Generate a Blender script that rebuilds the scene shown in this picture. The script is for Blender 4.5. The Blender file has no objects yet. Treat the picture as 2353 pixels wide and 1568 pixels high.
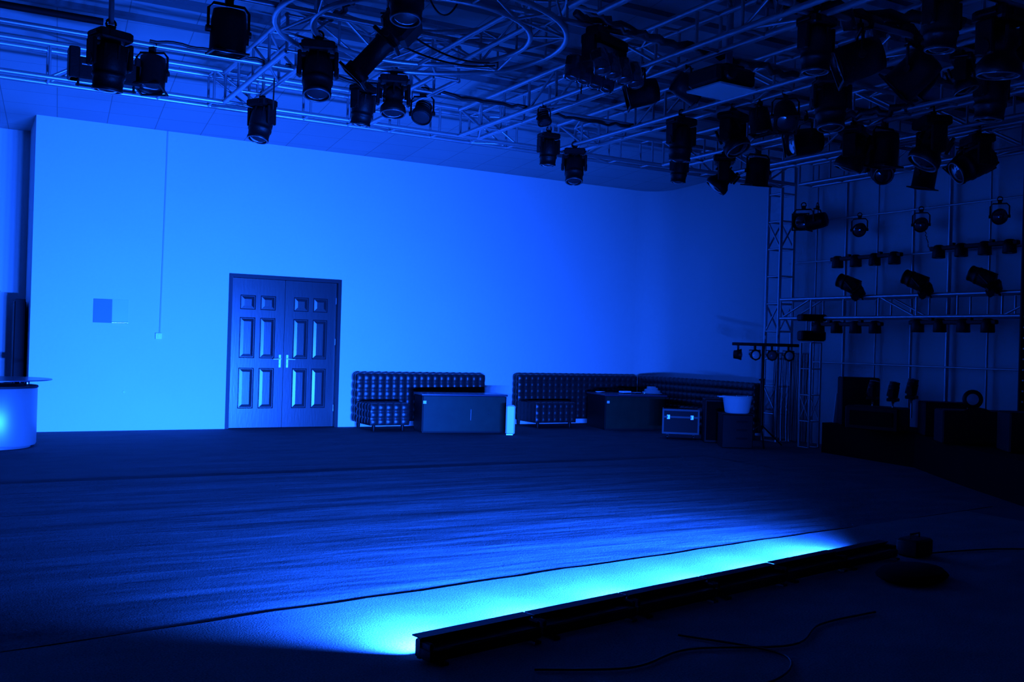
import bpy, math, random
from mathutils import Vector, Matrix, Euler
random.seed(7)
PI = math.pi
SC = bpy.context.scene
COL = SC.collection

# ------------------------------------------------------------------ camera
cam_d = bpy.data.cameras.new('camera'); cam = bpy.data.objects.new('camera', cam_d); COL.objects.link(cam)
d1 = Vector((5187-1176.5, 909-784, 2277.6)).normalized()      # room X axis seen by the camera
d2 = Vector((-116-1176.5, 753-784, 2277.6)).normalized()      # room Y axis
up = d2.cross(d1).normalized(); up = -up if up.y > 0 else up  # room Z axis
d2 = up.cross(d1).normalized(); d2 = -d2 if d2.z < 0 else d2
Rw = Matrix((d1, d2, up))
m = Matrix((( Rw[0][0], -Rw[0][1], -Rw[0][2]), (Rw[1][0], -Rw[1][1], -Rw[1][2]), (Rw[2][0], -Rw[2][1], -Rw[2][2])))
cam.matrix_world = Matrix.Translation((0, 0, 1.4)) @ m.to_4x4()
cam_d.sensor_width = 36; cam_d.lens = 34.85; cam_d.clip_start = .05
SC.camera = cam

# ------------------------------------------------------------------ world, exposure
w = bpy.data.worlds.new('world'); SC.world = w; w.use_nodes = True
w.node_tree.nodes['Background'].inputs[0].default_value = (0.0, 0.01, 0.1, 1)
w.node_tree.nodes['Background'].inputs[1].default_value = 0.02
SC.view_settings.view_transform = 'Standard'; SC.view_settings.look = 'None'
SC.view_settings.exposure = 0.0; SC.view_settings.gamma = 1.0; SC.view_settings.use_curve_mapping = False
SC.cycles.use_denoising = True
SC.cycles.max_bounces = 10; SC.cycles.diffuse_bounces = 6; SC.cycles.glossy_bounces = 4
SC.cycles.sample_clamp_indirect = 6.0

# ------------------------------------------------------------------ the row of LED wash bars: position and light
BAR0 = Vector((1.80, 3.93, 0)); BARDIR = Vector((.9823, .1875, 0)).normalized()
BARN = Vector((-BARDIR.y, BARDIR.x, 0))       # the way the bars shine
NBAR = 6; BARL = .655
BLUE = (0.007, 0.088, 1.0)
BAR_W = 735.0
for i in range(NBAR):
    L = bpy.data.lights.new('wash_bar_light', 'AREA'); L.shape = 'RECTANGLE'; L.size = BARL-.05; L.size_y = .035
    L.energy = BAR_W; L.color = BLUE; L.spread = math.radians(100)
    o = bpy.data.objects.new('wash_bar_light', L); COL.objects.link(o)
    c = BAR0 + BARDIR*BARL*(i+.5) + BARN*.014; c.z = .093
    tdir = (BARN + BARDIR*.09 + Vector((0, 0, -.03))).normalized()
    o.location = c
    zax = -tdir; xax = (BARDIR - tdir*BARDIR.dot(tdir)).normalized(); yax = zax.cross(xax)
    o.rotation_euler = Matrix((xax, yax, zax)).transposed().to_euler()

# ------------------------------------------------------------------ materials
def mat(name, col, rough=.6, metal=0, bump=None, vary=None, spec=.5, trans=0, coat=0):
    m = bpy.data.materials.new(name); m.use_nodes = True; nt = m.node_tree; b = nt.nodes['Principled BSDF']
    b.inputs['Base Color'].default_value = (*col, 1); b.inputs['Roughness'].default_value = rough
    b.inputs['Metallic'].default_value = metal; b.inputs['Specular IOR Level'].default_value = spec
    b.inputs['Transmission Weight'].default_value = trans; b.inputs['Coat Weight'].default_value = coat
    tc = nt.nodes.new('ShaderNodeTexCoord')
    if vary:
        n = nt.nodes.new('ShaderNodeTexNoise'); n.inputs['Scale'].default_value = vary[0]; n.inputs['Detail'].default_value = 4
        r = nt.nodes.new('ShaderNodeMixRGB'); r.blend_type = 'MULTIPLY'; r.inputs[0].default_value = vary[1]
        r.inputs[1].default_value = (*col, 1)
        nt.links.new(tc.outputs['Object'], n.inputs['Vector']); nt.links.new(n.outputs['Fac'], r.inputs[2])
        nt.links.new(r.outputs[0], b.inputs['Base Color'])
    if bump:
        n = nt.nodes.new('ShaderNodeTexNoise'); n.inputs['Scale'].default_value = bump[0]; n.inputs['Detail'].default_value = 3
        mp = nt.nodes.new('ShaderNodeMapping')
        if len(bump) > 2: mp.inputs['Scale'].default_value = bump[2]
        bp = nt.nodes.new('ShaderNodeBump'); bp.inputs['Strength'].default_value = 1; bp.inputs['Distance'].default_value = bump[1]
        nt.links.new(tc.outputs['Object'], mp.inputs[0]); nt.links.new(mp.outputs[0], n.inputs['Vector'])
        nt.links.new(n.outputs['Fac'], bp.inputs['Height']); nt.links.new(bp.outputs[0], b.inputs['Normal'])
    return m
M_wall = mat('white_wall_paint', (.60, .60, .60), .75, bump=(18, .004), vary=(1.5, .06))
M_alu = mat('aluminium_tube', (.52, .53, .55), .4, .75, vary=(9, .25))
M_black = mat('black_fixture_metal', (.004, .004, .0045), .5, 0, bump=(60, .002), vary=(20, .4), spec=.22)
M_blackm = mat('black_matt_plastic', (.004, .004, .005), .7, vary=(20, .3), spec=.2)
M_lens = mat('lens_glass', (.03, .03, .035), .08, 0, spec=1, coat=1, vary=(8, .1))
M_ring = mat('lens_ring_metal', (.25, .25, .27), .3, .6, vary=(8, .1))
M_leather = mat('dark_leather', (.014, .013, .014), .38, 0, bump=(90, .001), vary=(15, .3), spec=.4)
M_greeng = mat('dark_green_glass', (.006, .03, .018), .45, 0, vary=(6, .5), spec=.15)
M_tabletop = mat('smoked_glass', (.03, .04, .07), .25, 0, vary=(6, .3), spec=.6)
M_chrome = mat('chrome', (.85, .86, .88), .18, 1, vary=(5, .05))
M_handle = mat('polished_handle', (.95, .95, .95), .35, .25, vary=(5, .04), spec=1)
M_white = mat('white_plastic', (.75, .75, .75), .4, vary=(5, .08))
M_grey = mat('pale_fabric', (.3, .3, .33), .9, bump=(30, .01), vary=(9, .4))
M_cable = mat('black_rubber', (.008, .008, .008), .5, vary=(30, .3))
M_door = mat('dark_door_paint', (.014, .014, .016), .3, 0, bump=(40, .0005, (1, 1, .15)), vary=(5, .2), spec=.75)
M_frame = mat('dark_door_frame', (.015, .015, .018), .5, 0, vary=(5, .2), spec=.25)
M_plate = mat('blue_sign_plate', (.1, .17, .35), .6, vary=(6, .1))
M_stage = mat('black_stage_cloth', (.004, .004, .004), .95, vary=(6, .4), spec=.1)
M_pile = mat('white_louvre_fabric', (.4, .4, .42), .8, vary=(30, .4))
M_box = mat('black_case_board', (.005, .005, .006), .6, bump=(50, .001), vary=(10, .4), spec=.2)
M_tinsel = mat('dark_foil_strips', (.05, .05, .06), .28, .6, vary=(30, .5))
M_drum = mat('brushed_counter_panel', (.22, .22, .24), .42, .6, vary=(4, .1), spec=.5)

def carpet_mat(name, col, ripple):
    m = bpy.data.materials.new(name); m.use_nodes = True; nt = m.node_tree; b = nt.nodes['Principled BSDF']
    b.inputs['Roughness'].default_value = .95; b.inputs['Specular IOR Level'].default_value = .1
    tc = nt.nodes.new('ShaderNodeTexCoord')
    def noise(scale, det, sc3=(1, 1, 1), rot=0):
        mp = nt.nodes.new('ShaderNodeMapping'); mp.inputs['Scale'].default_value = sc3; mp.inputs['Rotation'].default_value = (0, 0, rot)
        n = nt.nodes.new('ShaderNodeTexNoise'); n.inputs['Scale'].default_value = scale; n.inputs['Detail'].default_value = det
        nt.links.new(tc.outputs['Object'], mp.inputs[0]); nt.links.new(mp.outputs[0], n.inputs['Vector']); return n
    pile = noise(110, 3); dirt = noise(2.2, 6, (1, 1.6, 1)); rip = noise(1.0, 3, (.45, 2.6, 1), .12)
    cr = nt.nodes.new('ShaderNodeValToRGB')
    cr.color_ramp.elements[0].position = .3; cr.color_ramp.elements[0].color = (*[c*.62 for c in col], 1)
    cr.color_ramp.elements[1].position = .7; cr.color_ramp.elements[1].color = (*[c*1.35 for c in col], 1)
    nt.links.new(pile.outputs['Fac'], cr.inputs[0])
    mx = nt.nodes.new('ShaderNodeMixRGB'); mx.blend_type = 'OVERLAY'; mx.inputs[0].default_value = .35
    nt.links.new(cr.outputs[0], mx.inputs[1]); nt.links.new(dirt.outputs['Fac'], mx.inputs[2]); nt.links.new(mx.outputs[0], b.inputs['Base Color'])
    b1 = nt.nodes.new('ShaderNodeBump'); b1.inputs['Distance'].default_value = ripple; b1.inputs['Strength'].default_value = 1
    nt.links.new(rip.outputs['Fac'], b1.inputs['Height'])
    b2 = nt.nodes.new('ShaderNodeBump'); b2.inputs['Distance'].default_value = .0022; b2.inputs['Strength'].default_value = 1
    nt.links.new(pile.outputs['Fac'], b2.inputs['Height']); nt.links.new(b1.outputs[0], b2.inputs['Normal']); nt.links.new(b2.outputs[0], b.inputs['Normal'])
    return m
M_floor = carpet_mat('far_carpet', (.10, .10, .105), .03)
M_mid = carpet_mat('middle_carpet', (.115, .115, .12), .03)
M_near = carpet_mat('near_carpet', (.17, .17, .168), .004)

def ceiling_mat():
    m = bpy.data.materials.new('ceiling_tiles'); m.use_nodes = True; nt = m.node_tree; b = nt.nodes['Principled BSDF']
    b.inputs['Roughness'].default_value = .85
    tc = nt.nodes.new('ShaderNodeTexCoord'); mp = nt.nodes.new('ShaderNodeMapping')
    mp.inputs['Rotation'].default_value = (0, 0, math.radians(5)); mp.inputs['Location'].default_value = (.1, .2, 0)
    br = nt.nodes.new('ShaderNodeTexBrick'); br.offset = 0; br.squash = 1
    br.inputs['Scale'].default_value = 1; br.inputs['Brick Width'].default_value = .64; br.inputs['Row Height'].default_value = .64
    br.inputs['Mortar Size'].default_value = .006; br.inputs['Mortar Smooth'].default_value = .4
    br.inputs['Color1'].default_value = (.42, .42, .42, 1); br.inputs['Color2'].default_value = (.39, .39, .39, 1); br.inputs['Mortar'].default_value = (.2, .2, .2, 1)
    nt.links.new(tc.outputs['Object'], mp.inputs[0]); nt.links.new(mp.outputs[0], br.inputs['Vector'])
    n = nt.nodes.new('ShaderNodeTexNoise'); n.inputs['Scale'].default_value = .8; n.inputs['Detail'].default_value = 4
    mx = nt.nodes.new('ShaderNodeMixRGB'); mx.blend_type = 'MULTIPLY'; mx.inputs[0].default_value = .25
    nt.links.new(tc.outputs['Object'], n.inputs['Vector']); nt.links.new(br.outputs['Color'], mx.inputs[1]); nt.links.new(n.outputs['Fac'], mx.inputs[2])
    nt.links.new(mx.outputs[0], b.inputs['Base Color'])
    return m
M_ceil = ceiling_mat()

# ------------------------------------------------------------------ mesh helpers
def frame_from(p0, p1):
    z = (Vector(p1)-Vector(p0)); L = z.length; z.normalize()
    a = Vector((0, 0, 1)) if abs(z.z) < .9 else Vector((1, 0, 0))
    x = a.cross(z).normalized(); y = z.cross(x)
    return x, y, z, L
class MB:
    def __init__(s): s.v = []; s.f = []; s.sm = []
    def add(s, vs, fs, M=None, smooth=False):
        o = len(s.v)
        s.v += [tuple(M @ Vector(p)) if M else tuple(p) for p in vs]
        s.f += [tuple(i+o for i in f) for f in fs]; s.sm += [smooth]*len(fs); return s
    def box(s, c, d, M=None, ch=0):
        x, y, z = d[0]/2, d[1]/2, d[2]/2
        if ch:   # chamfered box
            vs = []; 
            for k, (zz, i) in enumerate(((-z, ch), (-z+ch, 0), (z-ch, 0), (z, ch))):
                a, b = x-i, y-i
                vs += [(c[0]+p, c[1]+q, c[2]+zz) for p, q in ((-a+ch, -b), (a-ch, -b), (a, -b+ch), (a, b-ch), (a-ch, b), (-a+ch, b), (-a, b-ch), (-a, -b+ch))]
            fs = [tuple(range(7, -1, -1)), tuple(range(24, 32))]
            for k in range(3):
                for j in range(8): fs.append((k*8+j, k*8+(j+1) % 8, (k+1)*8+(j+1) % 8, (k+1)*8+j))
            return s.add(vs, fs, M)
        vs = [(c[0]+i*x, c[1]+j*y, c[2]+k*z) for k in (-1, 1) for j in (-1, 1) for i in (-1, 1)]
        return s.add(vs, [(0, 2, 3, 1), (4, 5, 7, 6), (0, 1, 5, 4), (2, 6, 7, 3), (0, 4, 6, 2), (1, 3, 7, 5)], M)
    def tube(s, p0, p1, r, n=8, r1=None, M=None, caps=True):
        x, y, z, L = frame_from(p0, p1); r1 = r if r1 is None else r1
        vs = []
        for p, rr in ((Vector(p0), r), (Vector(p1), r1)):
            vs += [p + (x*math.cos(2*PI*i/n) + y*math.sin(2*PI*i/n))*rr for i in range(n)]
        s.add(vs, [(i, (i+1) % n, n+(i+1) % n, n+i) for i in range(n)], M, True)
        if caps: s.add(vs, [tuple(range(n-1, -1, -1)), tuple(range(n, 2*n))], M)
        return s
    def path(s, pts, r, n=6, closed=False):
        pts = [Vector(p) for p in pts]; N = len(pts); vs = []
        for i, p in enumerate(pts):
            a = pts[(i-1) % N] if (closed or i > 0) else p
            b = pts[(i+1) % N] if (closed or i < N-1) else p
            t = (b-a).normalized(); u = Vector((0, 0, 1)) if abs(t.z) < .95 else Vector((1, 0, 0))
            x = u.cross(t).normalized(); y = t.cross(x)
            vs += [p + (x*math.cos(2*PI*k/n)+y*math.sin(2*PI*k/n))*r for k in range(n)]
        fs = []
        for i in range(N if closed else N-1):
            j = (i+1) % N
            for k in range(n): fs.append((i*n+k, i*n+(k+1) % n, j*n+(k+1) % n, j*n+k))
        s.add(vs, fs, None, True)
        if not closed: s.add([vs[k] for k in range(n)] + [vs[(N-1)*n+k] for k in range(n)], [tuple(range(n-1, -1, -1)), tuple(range(n, 2*n))])
        return s
    def lathe(s, prof, n=20, M=None, ribs=0):
        vs = []
        for r, z in prof:
            vs += [(r*math.cos(2*PI*i/n), r*math.sin(2*PI*i/n), z) for i in range(n)]
        fs = [(k*n+i, k*n+(i+1) % n, (k+1)*n+(i+1) % n, (k+1)*n+i) for k in range(len(prof)-1) for i in range(n)]
        s.add(vs, fs, M, True)
        if prof[0][0] > 1e-4: s.add(vs[:n], [tuple(range(n-1, -1, -1))], M)
        if prof[-1][0] > 1e-4: s.add(vs[-n:], [tuple(range(n))], M)
        return s
    def grid(s, fn, nu, nv, M=None, smooth=True):
        vs = [fn(i/nu, j/nv) for j in range(nv+1) for i in range(nu+1)]
        fs = [(j*(nu+1)+i, j*(nu+1)+i+1, (j+1)*(nu+1)+i+1, (j+1)*(nu+1)+i) for j in range(nv) for i in range(nu)]
        return s.add(vs, fs, M, smooth)
    def build(s, name, m, parent=None, loc=(0, 0, 0), rot=(0, 0, 0)):
        me = bpy.data.meshes.new(name); me.from_pydata([tuple(v) for v in s.v], [], s.f)
        me.polygons.foreach_set('use_smooth', s.sm); me.materials.append(m); me.update()
        o = bpy.data.objects.new(name, me); COL.objects.link(o); o.location = loc; o.rotation_euler = rot
        if parent: o.parent = parent
        return o
def tag(o, label=None, cat=None, group=None, kind=None):
    if label: o['label'] = label
    if cat: o['category'] = cat
    if group: o['group'] = group
    if kind: o['kind'] = kind
    return o
def thing(name, label, cat, loc=(0, 0, 0), rot=(0, 0, 0), group=None):
    o = bpy.data.objects.new(name, None); COL.objects.link(o); o.location = loc; o.rotation_euler = rot; o.empty_display_size = .1
    return tag(o, label, cat, group)
def copy_tree(o, parent=None):
    c = o.copy(); COL.objects.link(c)
    if parent: c.parent = parent
    for ch in list(o.children): copy_tree(ch, c)
    return c
def at_local(pts, o): return [tuple(Vector(p)-Vector(o)) for p in pts]

# ------------------------------------------------------------------ the room
WY = 15.05; WX = 11.70; XL = .957; HC = 4.35; SL = .038; X0 = -6.0; Y0 = -4.0
def zc(y): return HC + (WY - y)*SL
f = MB().box((3.2, 6.2, -.1), (19.6, 21.4, .2)).build('floor', M_floor); tag(f, kind='structure', label='dark worn carpet floor of the studio', cat='floor')
# carpets laid over the floor
def slab(x0, x1, ya, yb, z, wob, n=80):
    mb = MB(); vs = []; fs = []
    for i in range(n+1):
        x = x0 + (x1-x0)*i/n; d = wob*(math.sin(i*1.7)+math.sin(i*.61+1)+.6*random.uniform(-1, 1))
        y1 = yb(x)+d; y0 = ya(x)
        vs += [(x, y0, .001), (x, y0, z), (x, y1, z), (x, y1, .001)]
    for i in range(n):
        a = i*4; b = a+4
        for k in range(3): fs.append((a+k, b+k, b+k+1, a+k+1))
    fs += [(0, 1, 2, 3), tuple(n*4+k for k in (3, 2, 1, 0))]
    mb.add(vs, fs); return mb
seam = lambda x: 4.93 + (x-1.44)*.128
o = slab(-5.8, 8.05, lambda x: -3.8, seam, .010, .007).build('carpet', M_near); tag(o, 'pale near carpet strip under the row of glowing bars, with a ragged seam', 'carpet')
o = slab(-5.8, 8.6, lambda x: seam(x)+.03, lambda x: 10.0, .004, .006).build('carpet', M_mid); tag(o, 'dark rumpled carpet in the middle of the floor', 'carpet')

wb = MB()
def wall_box(x0, x1, y0, y1, z0, z1): wb.box(((x0+x1)/2, (y0+y1)/2, (z0+z1)/2), (x1-x0, y1-y0, z1-z0))
DX0, DX1, DZ = 3.63, 5.40, 2.34
ZT = 4.36
wall_box(XL, DX0, WY, WY+.22, 0, ZT); wall_box(DX0, DX1, WY, WY+.22, DZ, ZT); wall_box(DX1, 11.18, WY, WY+.22, 0, ZT)
wall_box(XL, XL+.22, WY+.22, 16.16, 0, ZT)
wb.build('wall_back', M_wall); tag(bpy.data.objects['wall_back'], kind='structure', label='large white painted back wall with the double door', cat='wall')
# rounded corner + right side wall, one sheet with thickness
def cyc():
    pts = [(11.18, WY)]
    for k in range(1, 13):
        a = PI/2*k/12; pts.append((11.18+.52*math.sin(a), WY-.52+.52*math.cos(a)))
    pts.append((WX, Y0)); vs = []; fs = []
    out = [(11.18, WY+.22)] + [(p[0]+.2*math.sin(PI/2*k/12), p[1]+.2*math.cos(PI/2*k/12)) for k, p in enumerate(pts[1:13], 1)] + [(WX+.2, Y0)]
    n = len(pts); mb = MB()
    F = [v for (x, y) in pts for v in ((x, y, 0), (x, y, zc(y)+.02))]
    mb.add(F, [(2*i, 2*i+2, 2*i+3, 2*i+1) for i in range(n-2)], None, True)
    mb.add(F[-4:], [(0, 2, 3, 1)])
    for (x, y), (X, Y) in zip(pts, out):
        z = zc(y)+.02; vs += [(x, y, 0), (x, y, z), (X, Y, z), (X, Y, 0)]
    for i in range(n-1):
        a = i*4; b = a+4; fs += [(a+1, b+1, b+2, a+2), (a+2, b+2, b+3, a+3)]
    mb.add(vs, fs); return mb
o = cyc().build('wall_right', M_wall); tag(o, kind='structure', label='white side wall behind the pipe grid, curving into the back wall', cat='wall')
o = MB().box((-2.5, 16.26, 2.2), (7.4, .2, 4.4)).build('wall_recess', M_wall); tag(o, kind='structure', label='white wall of the recess left of the back wall', cat='wall')
o = MB().box((X0-.1, 6.2, 2.4), (.2, 20.6, 4.9)).build('wall_left', M_box); tag(o, kind='structure', label='dark left wall of the studio', cat='wall')
o = MB().box((2.8, Y0-.1, 2.5), (18.2, .2, 5.1)).build('wall_front', M_box); tag(o, kind='structure', label='dark wall behind the camera', cat='wall')
cm = MB(); ya, yb = 16.4, Y0-.2
cm.add([(X0-.2, ya, zc(ya)), (WX+.2, ya, zc(ya)), (WX+.2, yb, zc(yb)), (X0-.2, yb, zc(yb)),
        (X0-.2, ya, zc(ya)+.15), (WX+.2, ya, zc(ya)+.15), (WX+.2, yb, zc(yb)+.15), (X0-.2, yb, zc(yb)+.15)],
       [(0, 1, 2, 3), (7, 6, 5, 4), (0, 4, 5, 1), (1, 5, 6, 2), (2, 6, 7, 3), (3, 7, 4, 0)])
o = cm.build('ceiling', M_ceil); tag(o, kind='structure', label='white tiled ceiling above the trusses', cat='ceiling')
M_beam = mat('ceiling_batten', (.12, .12, .13), .8, vary=(3, .3))
for i, (y, wd) in enumerate(((10.35, .10), (9.75, .16), (9.0, .12), (8.35, .2), (7.65, .14), (7.0, .2), (6.3, .16), (5.5, .2))):
    o = MB().box((3.0, y, zc(y)-.02), (17.0, wd, .05)).build('trim_%d' % (i+1), M_beam); tag(o, kind='structure', label='dark batten running across the ceiling', cat='batten')

# ------------------------------------------------------------------ double door
door = thing('door_1', 'dark panelled double door set in the white back wall', 'door', (0, 0, 0)); tag(door, kind='structure')
fm = MB()
fw = .055; yF = WY-.012; yD = WY+.10
fm.box((DX0+fw/2, WY+.075, DZ/2), (fw, .174, DZ)); fm.box((DX1-fw/2, WY+.075, DZ/2), (fw, .174, DZ)); fm.box(((DX0+DX1)/2, WY+.075, DZ-fw/2), (DX1-DX0-2*fw, .174, fw))
fm.build('door_frame', M_frame, door)
def raised(mb, x0, x1, z0, z1, y):
    # moulding ridge, groove, bevelled raised field
    rings = [(0, 0), (.012, .009), (.02, .009), (.062, 0)]
    vs = []; fs = []
    for i, d in rings:
        vs += [(x0+i, y+d, z0+i), (x1-i, y+d, z0+i), (x1-i, y+d, z1-i), (x0+i, y+d, z1-i)]
    for k in range(len(rings)-1):
        for j in range(4): fs.append((k*4+j, k*4+(j+1) % 4, (k+1)*4+(j+1) % 4, (k+1)*4+j))
    k = (len(rings)-1)*4; fs.append((k, k+1, k+2, k+3)); mb.add(vs, fs)
lw = (DX1-DX0-2*fw-.008)/2
for side in (0, 1):
    xa = DX0+fw+.001 + side*(lw+.006); xb = xa+lw
    hinge_sign = -1 if side == 0 else 1
    lf = MB(); yl = WY+.07
    cols = [(xa+.135, xa+.365), (xb-.365, xb-.135)]
    cols = [(xa+.14, xa+.14+.235), (xb-.14-.235, xb-.14)]
    rows = [(.30, .92), (1.07, 1.69), (1.81, 2.03)]
    # stiles and rails around the fields
    xs = [xa, cols[0][0], cols[0][1], cols[1][0], cols[1][1], xb]; zs = [.006, rows[0][0], rows[0][1], rows[1][0], rows[1][1], rows[2][0], rows[2][1], DZ-fw-.004]
    for i in range(5):
        for j in range(7):
            hole = i in (1, 3) and j in (1, 3, 5)
            if hole: raised(lf, xs[i], xs[i+1], zs[j], zs[j+1], yl)
            else: lf.add([(xs[i], yl, zs[j]), (xs[i+1], yl, zs[j]), (xs[i+1], yl, zs[j+1]), (xs[i], yl, zs[j+1])], [(0, 1, 2, 3)])
    lf.add([(xa, yl+.04, .006), (xb, yl+.04, .006), (xb, yl+.04, zs[-1]), (xa, yl+.04, zs[-1]), (xa, yl, .006), (xb, yl, .006), (xb, yl, zs[-1]), (xa, yl, zs[-1])],
           [(3, 2, 1, 0), (0, 1, 5, 4), (1, 2, 6, 5), (2, 3, 7, 6), (3, 0, 4, 7)])
    leaf = lf.build('door_leaf', M_door, door)
    hx = xb-.055 if side == 0 else xa+.055
    h = MB(); h.box((hx, yl-.007, 1.03), (.036, .012, .20), ch=.003)
    d = -1 if side == 0 else 1
    h.tube((hx, yl-.01, 1.065), (hx, yl-.055, 1.065), .011); h.tube((hx, yl-.05, 1.065), (hx+d*.115, yl-.05, 1.06), .010, r1=.007)
    h.tube((hx, yl-.012, .985), (hx, yl-.03, .985), .012)
    h.build('handle', M_handle, leaf)
    for z in (.3, 1.35, 2.0):
        hg = MB().tube((xa+.004 if side == 0 else xb-.004, yl-.006, z-.05), (xa+.004 if side == 0 else xb-.004, yl-.006, z+.05), .008)
        hg.build('hinge', M_ring, leaf)

# ------------------------------------------------------------------ things on the back wall
o = MB().box((0, 0, 0), (.245, .012, .335), ch=.002).build('sign_plate', M_plate, loc=(1.875, WY-.006, 1.70)); tag(o, 'plain dark blue rectangular sign plate on the white wall left of the door', 'sign')
h = thing('sheet_holder', 'pale translucent empty sheet holder on the wall right beside the blue plate', 'sheet holder', (2.11, WY-.001, 1.70))
M_film = mat('clear_film', (.45, .5, .52), .5, vary=(4, .1)); 
MB().box((0, -.003, .01), (.215, .005, .32)).build('sheet', M_film, h)
MB().tube((-.11, -.014, -.165), (.108, -.014, -.16), .011).build('bottom_lip', M_chrome, h)
sw = thing('wall_switch', 'small white switch box at the foot of the wall conduit left of the door', 'switch', (2.64, WY-.001, 1.365))
MB().box((0, -.018, 0), (.09, .034, .09), ch=.004).build('switch_box', M_white, sw)
MB().box((.005, -.038, .0), (.04, .007, .055), ch=.002).build('rocker', M_white, sw)
M_cond = mat('grey_conduit', (.4, .4, .4), .6, vary=(4, .1))
c = MB(); c.box((0, -.009, 0), (.018, .016, 2.935)); o = c.build('wall_conduit', M_cond, loc=(2.67, WY, 2.88), rot=(0, math.radians(.55), 0)); tag(o, 'thin white cable conduit running down the wall from the ceiling', 'conduit')
wo = thing('wall_stud', 'tiny pale round cap low on the wall left of the door', 'wall cap', (2.19, WY, .55))
MB().lathe([(.026, 0), (.024, .004), (0.0, .006)], 14, Matrix.Rotation(PI/2, 4, 'X')).build('cap', M_white, wo)

# ------------------------------------------------------------------ trusses
GRID = []
TR = .027
def brace_bays(a, b, n):   # zig-zag bracing between two lines
    out = []
    for i in range(n):
        p0 = a[0].lerp(a[1], i/n); p1 = a[0].lerp(a[1], (i+1)/n); q0 = b[0].lerp(b[1], i/n); q1 = b[0].lerp(b[1], (i+1)/n)
        out.append((p0, q0))
        if i % 3 == 1: out.append((p0, q1) if i % 2 else (q0, p1))
    out.append((a[1], b[1])); return out
def box_truss(name, label, p0, p1, wv, hv, bay, cat='truss', group=None, r=TR):
    p0, p1, wv, hv = map(Vector, (p0, p1, wv, hv))
    t = thing(name, label, cat, p0, group=group); L = (p1-p0); n = max(2, round(L.length/bay))
    z0 = Vector((0, 0, 0)); ch = [(z0, L), (wv, L+wv), (hv, L+hv), (wv+hv, L+wv+hv)]
    for a, b in ch: MB().tube(a, b, r, 10).build('chord', M_alu, t)
    for nm, (i, j) in (('bottom_lacing', (0, 1)), ('top_lacing', (2, 3)), ('side_lacing', (0, 2)), ('side_lacing', (1, 3))):
        mb = MB()
        for a, b in brace_bays(ch[i], ch[j], n): mb.tube(a, b, r*.55, 6)
        for q in (i, j): mb.tube(ch[q][0], ch[q][1], r*.6, 6)
        mb.build(nm, M_alu, t)
    return t
ZB, TH, TW = 3.96, .34, .28
box_truss('box_truss', 'long aluminium box truss running parallel to the back wall near the ceiling', (-3.0, 11.05, ZB), (11.15, 11.05, ZB), (0, TW, 0), (0, 0, TH), .55)
names = {2.55: 'first aluminium cross truss from the left, beside the long diagonal spotlight', 4.0: 'second aluminium cross truss from the left, meeting the ring truss',
         5.42: 'third aluminium cross truss from the left, just right of the ring truss', 6.85: 'fourth aluminium cross truss from the left, passing above the projector side',
         8.58: 'fifth aluminium cross truss from the left, above the dark fixture cluster', 9.75: 'sixth aluminium cross truss from the left, next to the pipe grid side'}
for X, lb in names.items():
    zt = ZB if X < 9 else ZB+.01
    ys = 8.72 if X < 4.5 else 3.2
    box_truss('box_truss', lb, (X, ys, zt), (X, 11.0, zt), (TW-.02, 0, 0), (0, 0, TH-.02), .55, group='cross trusses under the ceiling')
box_truss('box_truss', 'short near aluminium truss left of the ring truss at the top edge', (2.55, 3.2, ZB), (2.55, 6.3, ZB), (TW-.02, 0, 0), (0, 0, TH-.02), .55)
box_truss('box_truss', 'short near aluminium truss right of the ring truss at the top edge', (4.0, 3.2, ZB), (4.0, 6.3, ZB), (TW-.02, 0, 0), (0, 0, TH-.02), .55)
box_truss('box_truss', 'top rail truss along the right side wall at ceiling height', (11.2, 3.2, ZB), (11.2, 11.0, ZB), (TW, 0, 0), (0, 0, TH), .6)
box_truss('truss_tower', 'upright aluminium truss tower in the far right corner of the pipe grid', (11.2, 11.36, 0.0), (11.2, 11.36, 4.3), (.28, 0, 0), (0, .28, 0), .42)
box_truss('box_truss', 'horizontal box truss at mid height in front of the right side wall', (11.2, 4.5, 1.92), (11.2, 11.32, 1.92), (.26, 0, 0), (0, 0, .29), .62)
# short tower in front
box_truss('truss_tower', 'short thin truss tower with black fixture stack on top, right of the lamp bar', (11.02, 10.5, 0), (11.02, 10.5, 1.55), (.2, 0, 0), (0, .2, 0), .4, r=.017)

pg = thing('pipe_grid', 'grid of thin metal pipes standing against the right side wall', 'scaffold frame', (11.62, 7.5, 0))
for k, y in enumerate((11.02, 10.44, 9.86, 9.25, 8.67, 8.08, 7.48, 6.9, 6.3, 5.7)):
    MB().tube((0, y-7.5, 0), (0, y-7.5, 4.3), (.014, .024, .014, .022, .03, .016)[k % 6], 8).build('upright', M_alu, pg)
for z in (3.43, 2.81, 1.26): MB().tube((-.035, -2.5, z), (-.035, 4.05, z), .012, 8).build('rail', M_alu, pg)

# pipes hung under the trusses
for y, x0, x1, lb in ((9.45, -3.0, 9.6, 'long aluminium lighting pipe nearest the back wall truss'), (7.72, -2.5, 6.9, 'middle aluminium lighting pipe passing above the ring truss'), (6.74, -2.0, 8.2, 'nearest aluminium lighting pipe at the top edge of the picture')):
    o = MB().tube((x0, 0, 0), (x1, 0, 0), .024, 10).build('lighting_pipe', M_alu, loc=(0, y, 4.01)); tag(o, lb, 'pipe')
o = MB().tube((-2.6, 0, 0), (1.05, 0, 0), .03, 10).build('lighting_pipe', M_blackm, loc=(0, 8.95, 4.0)); tag(o, 'thick dark painted pipe at the upper left ending at the big moving head', 'pipe')

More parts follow.
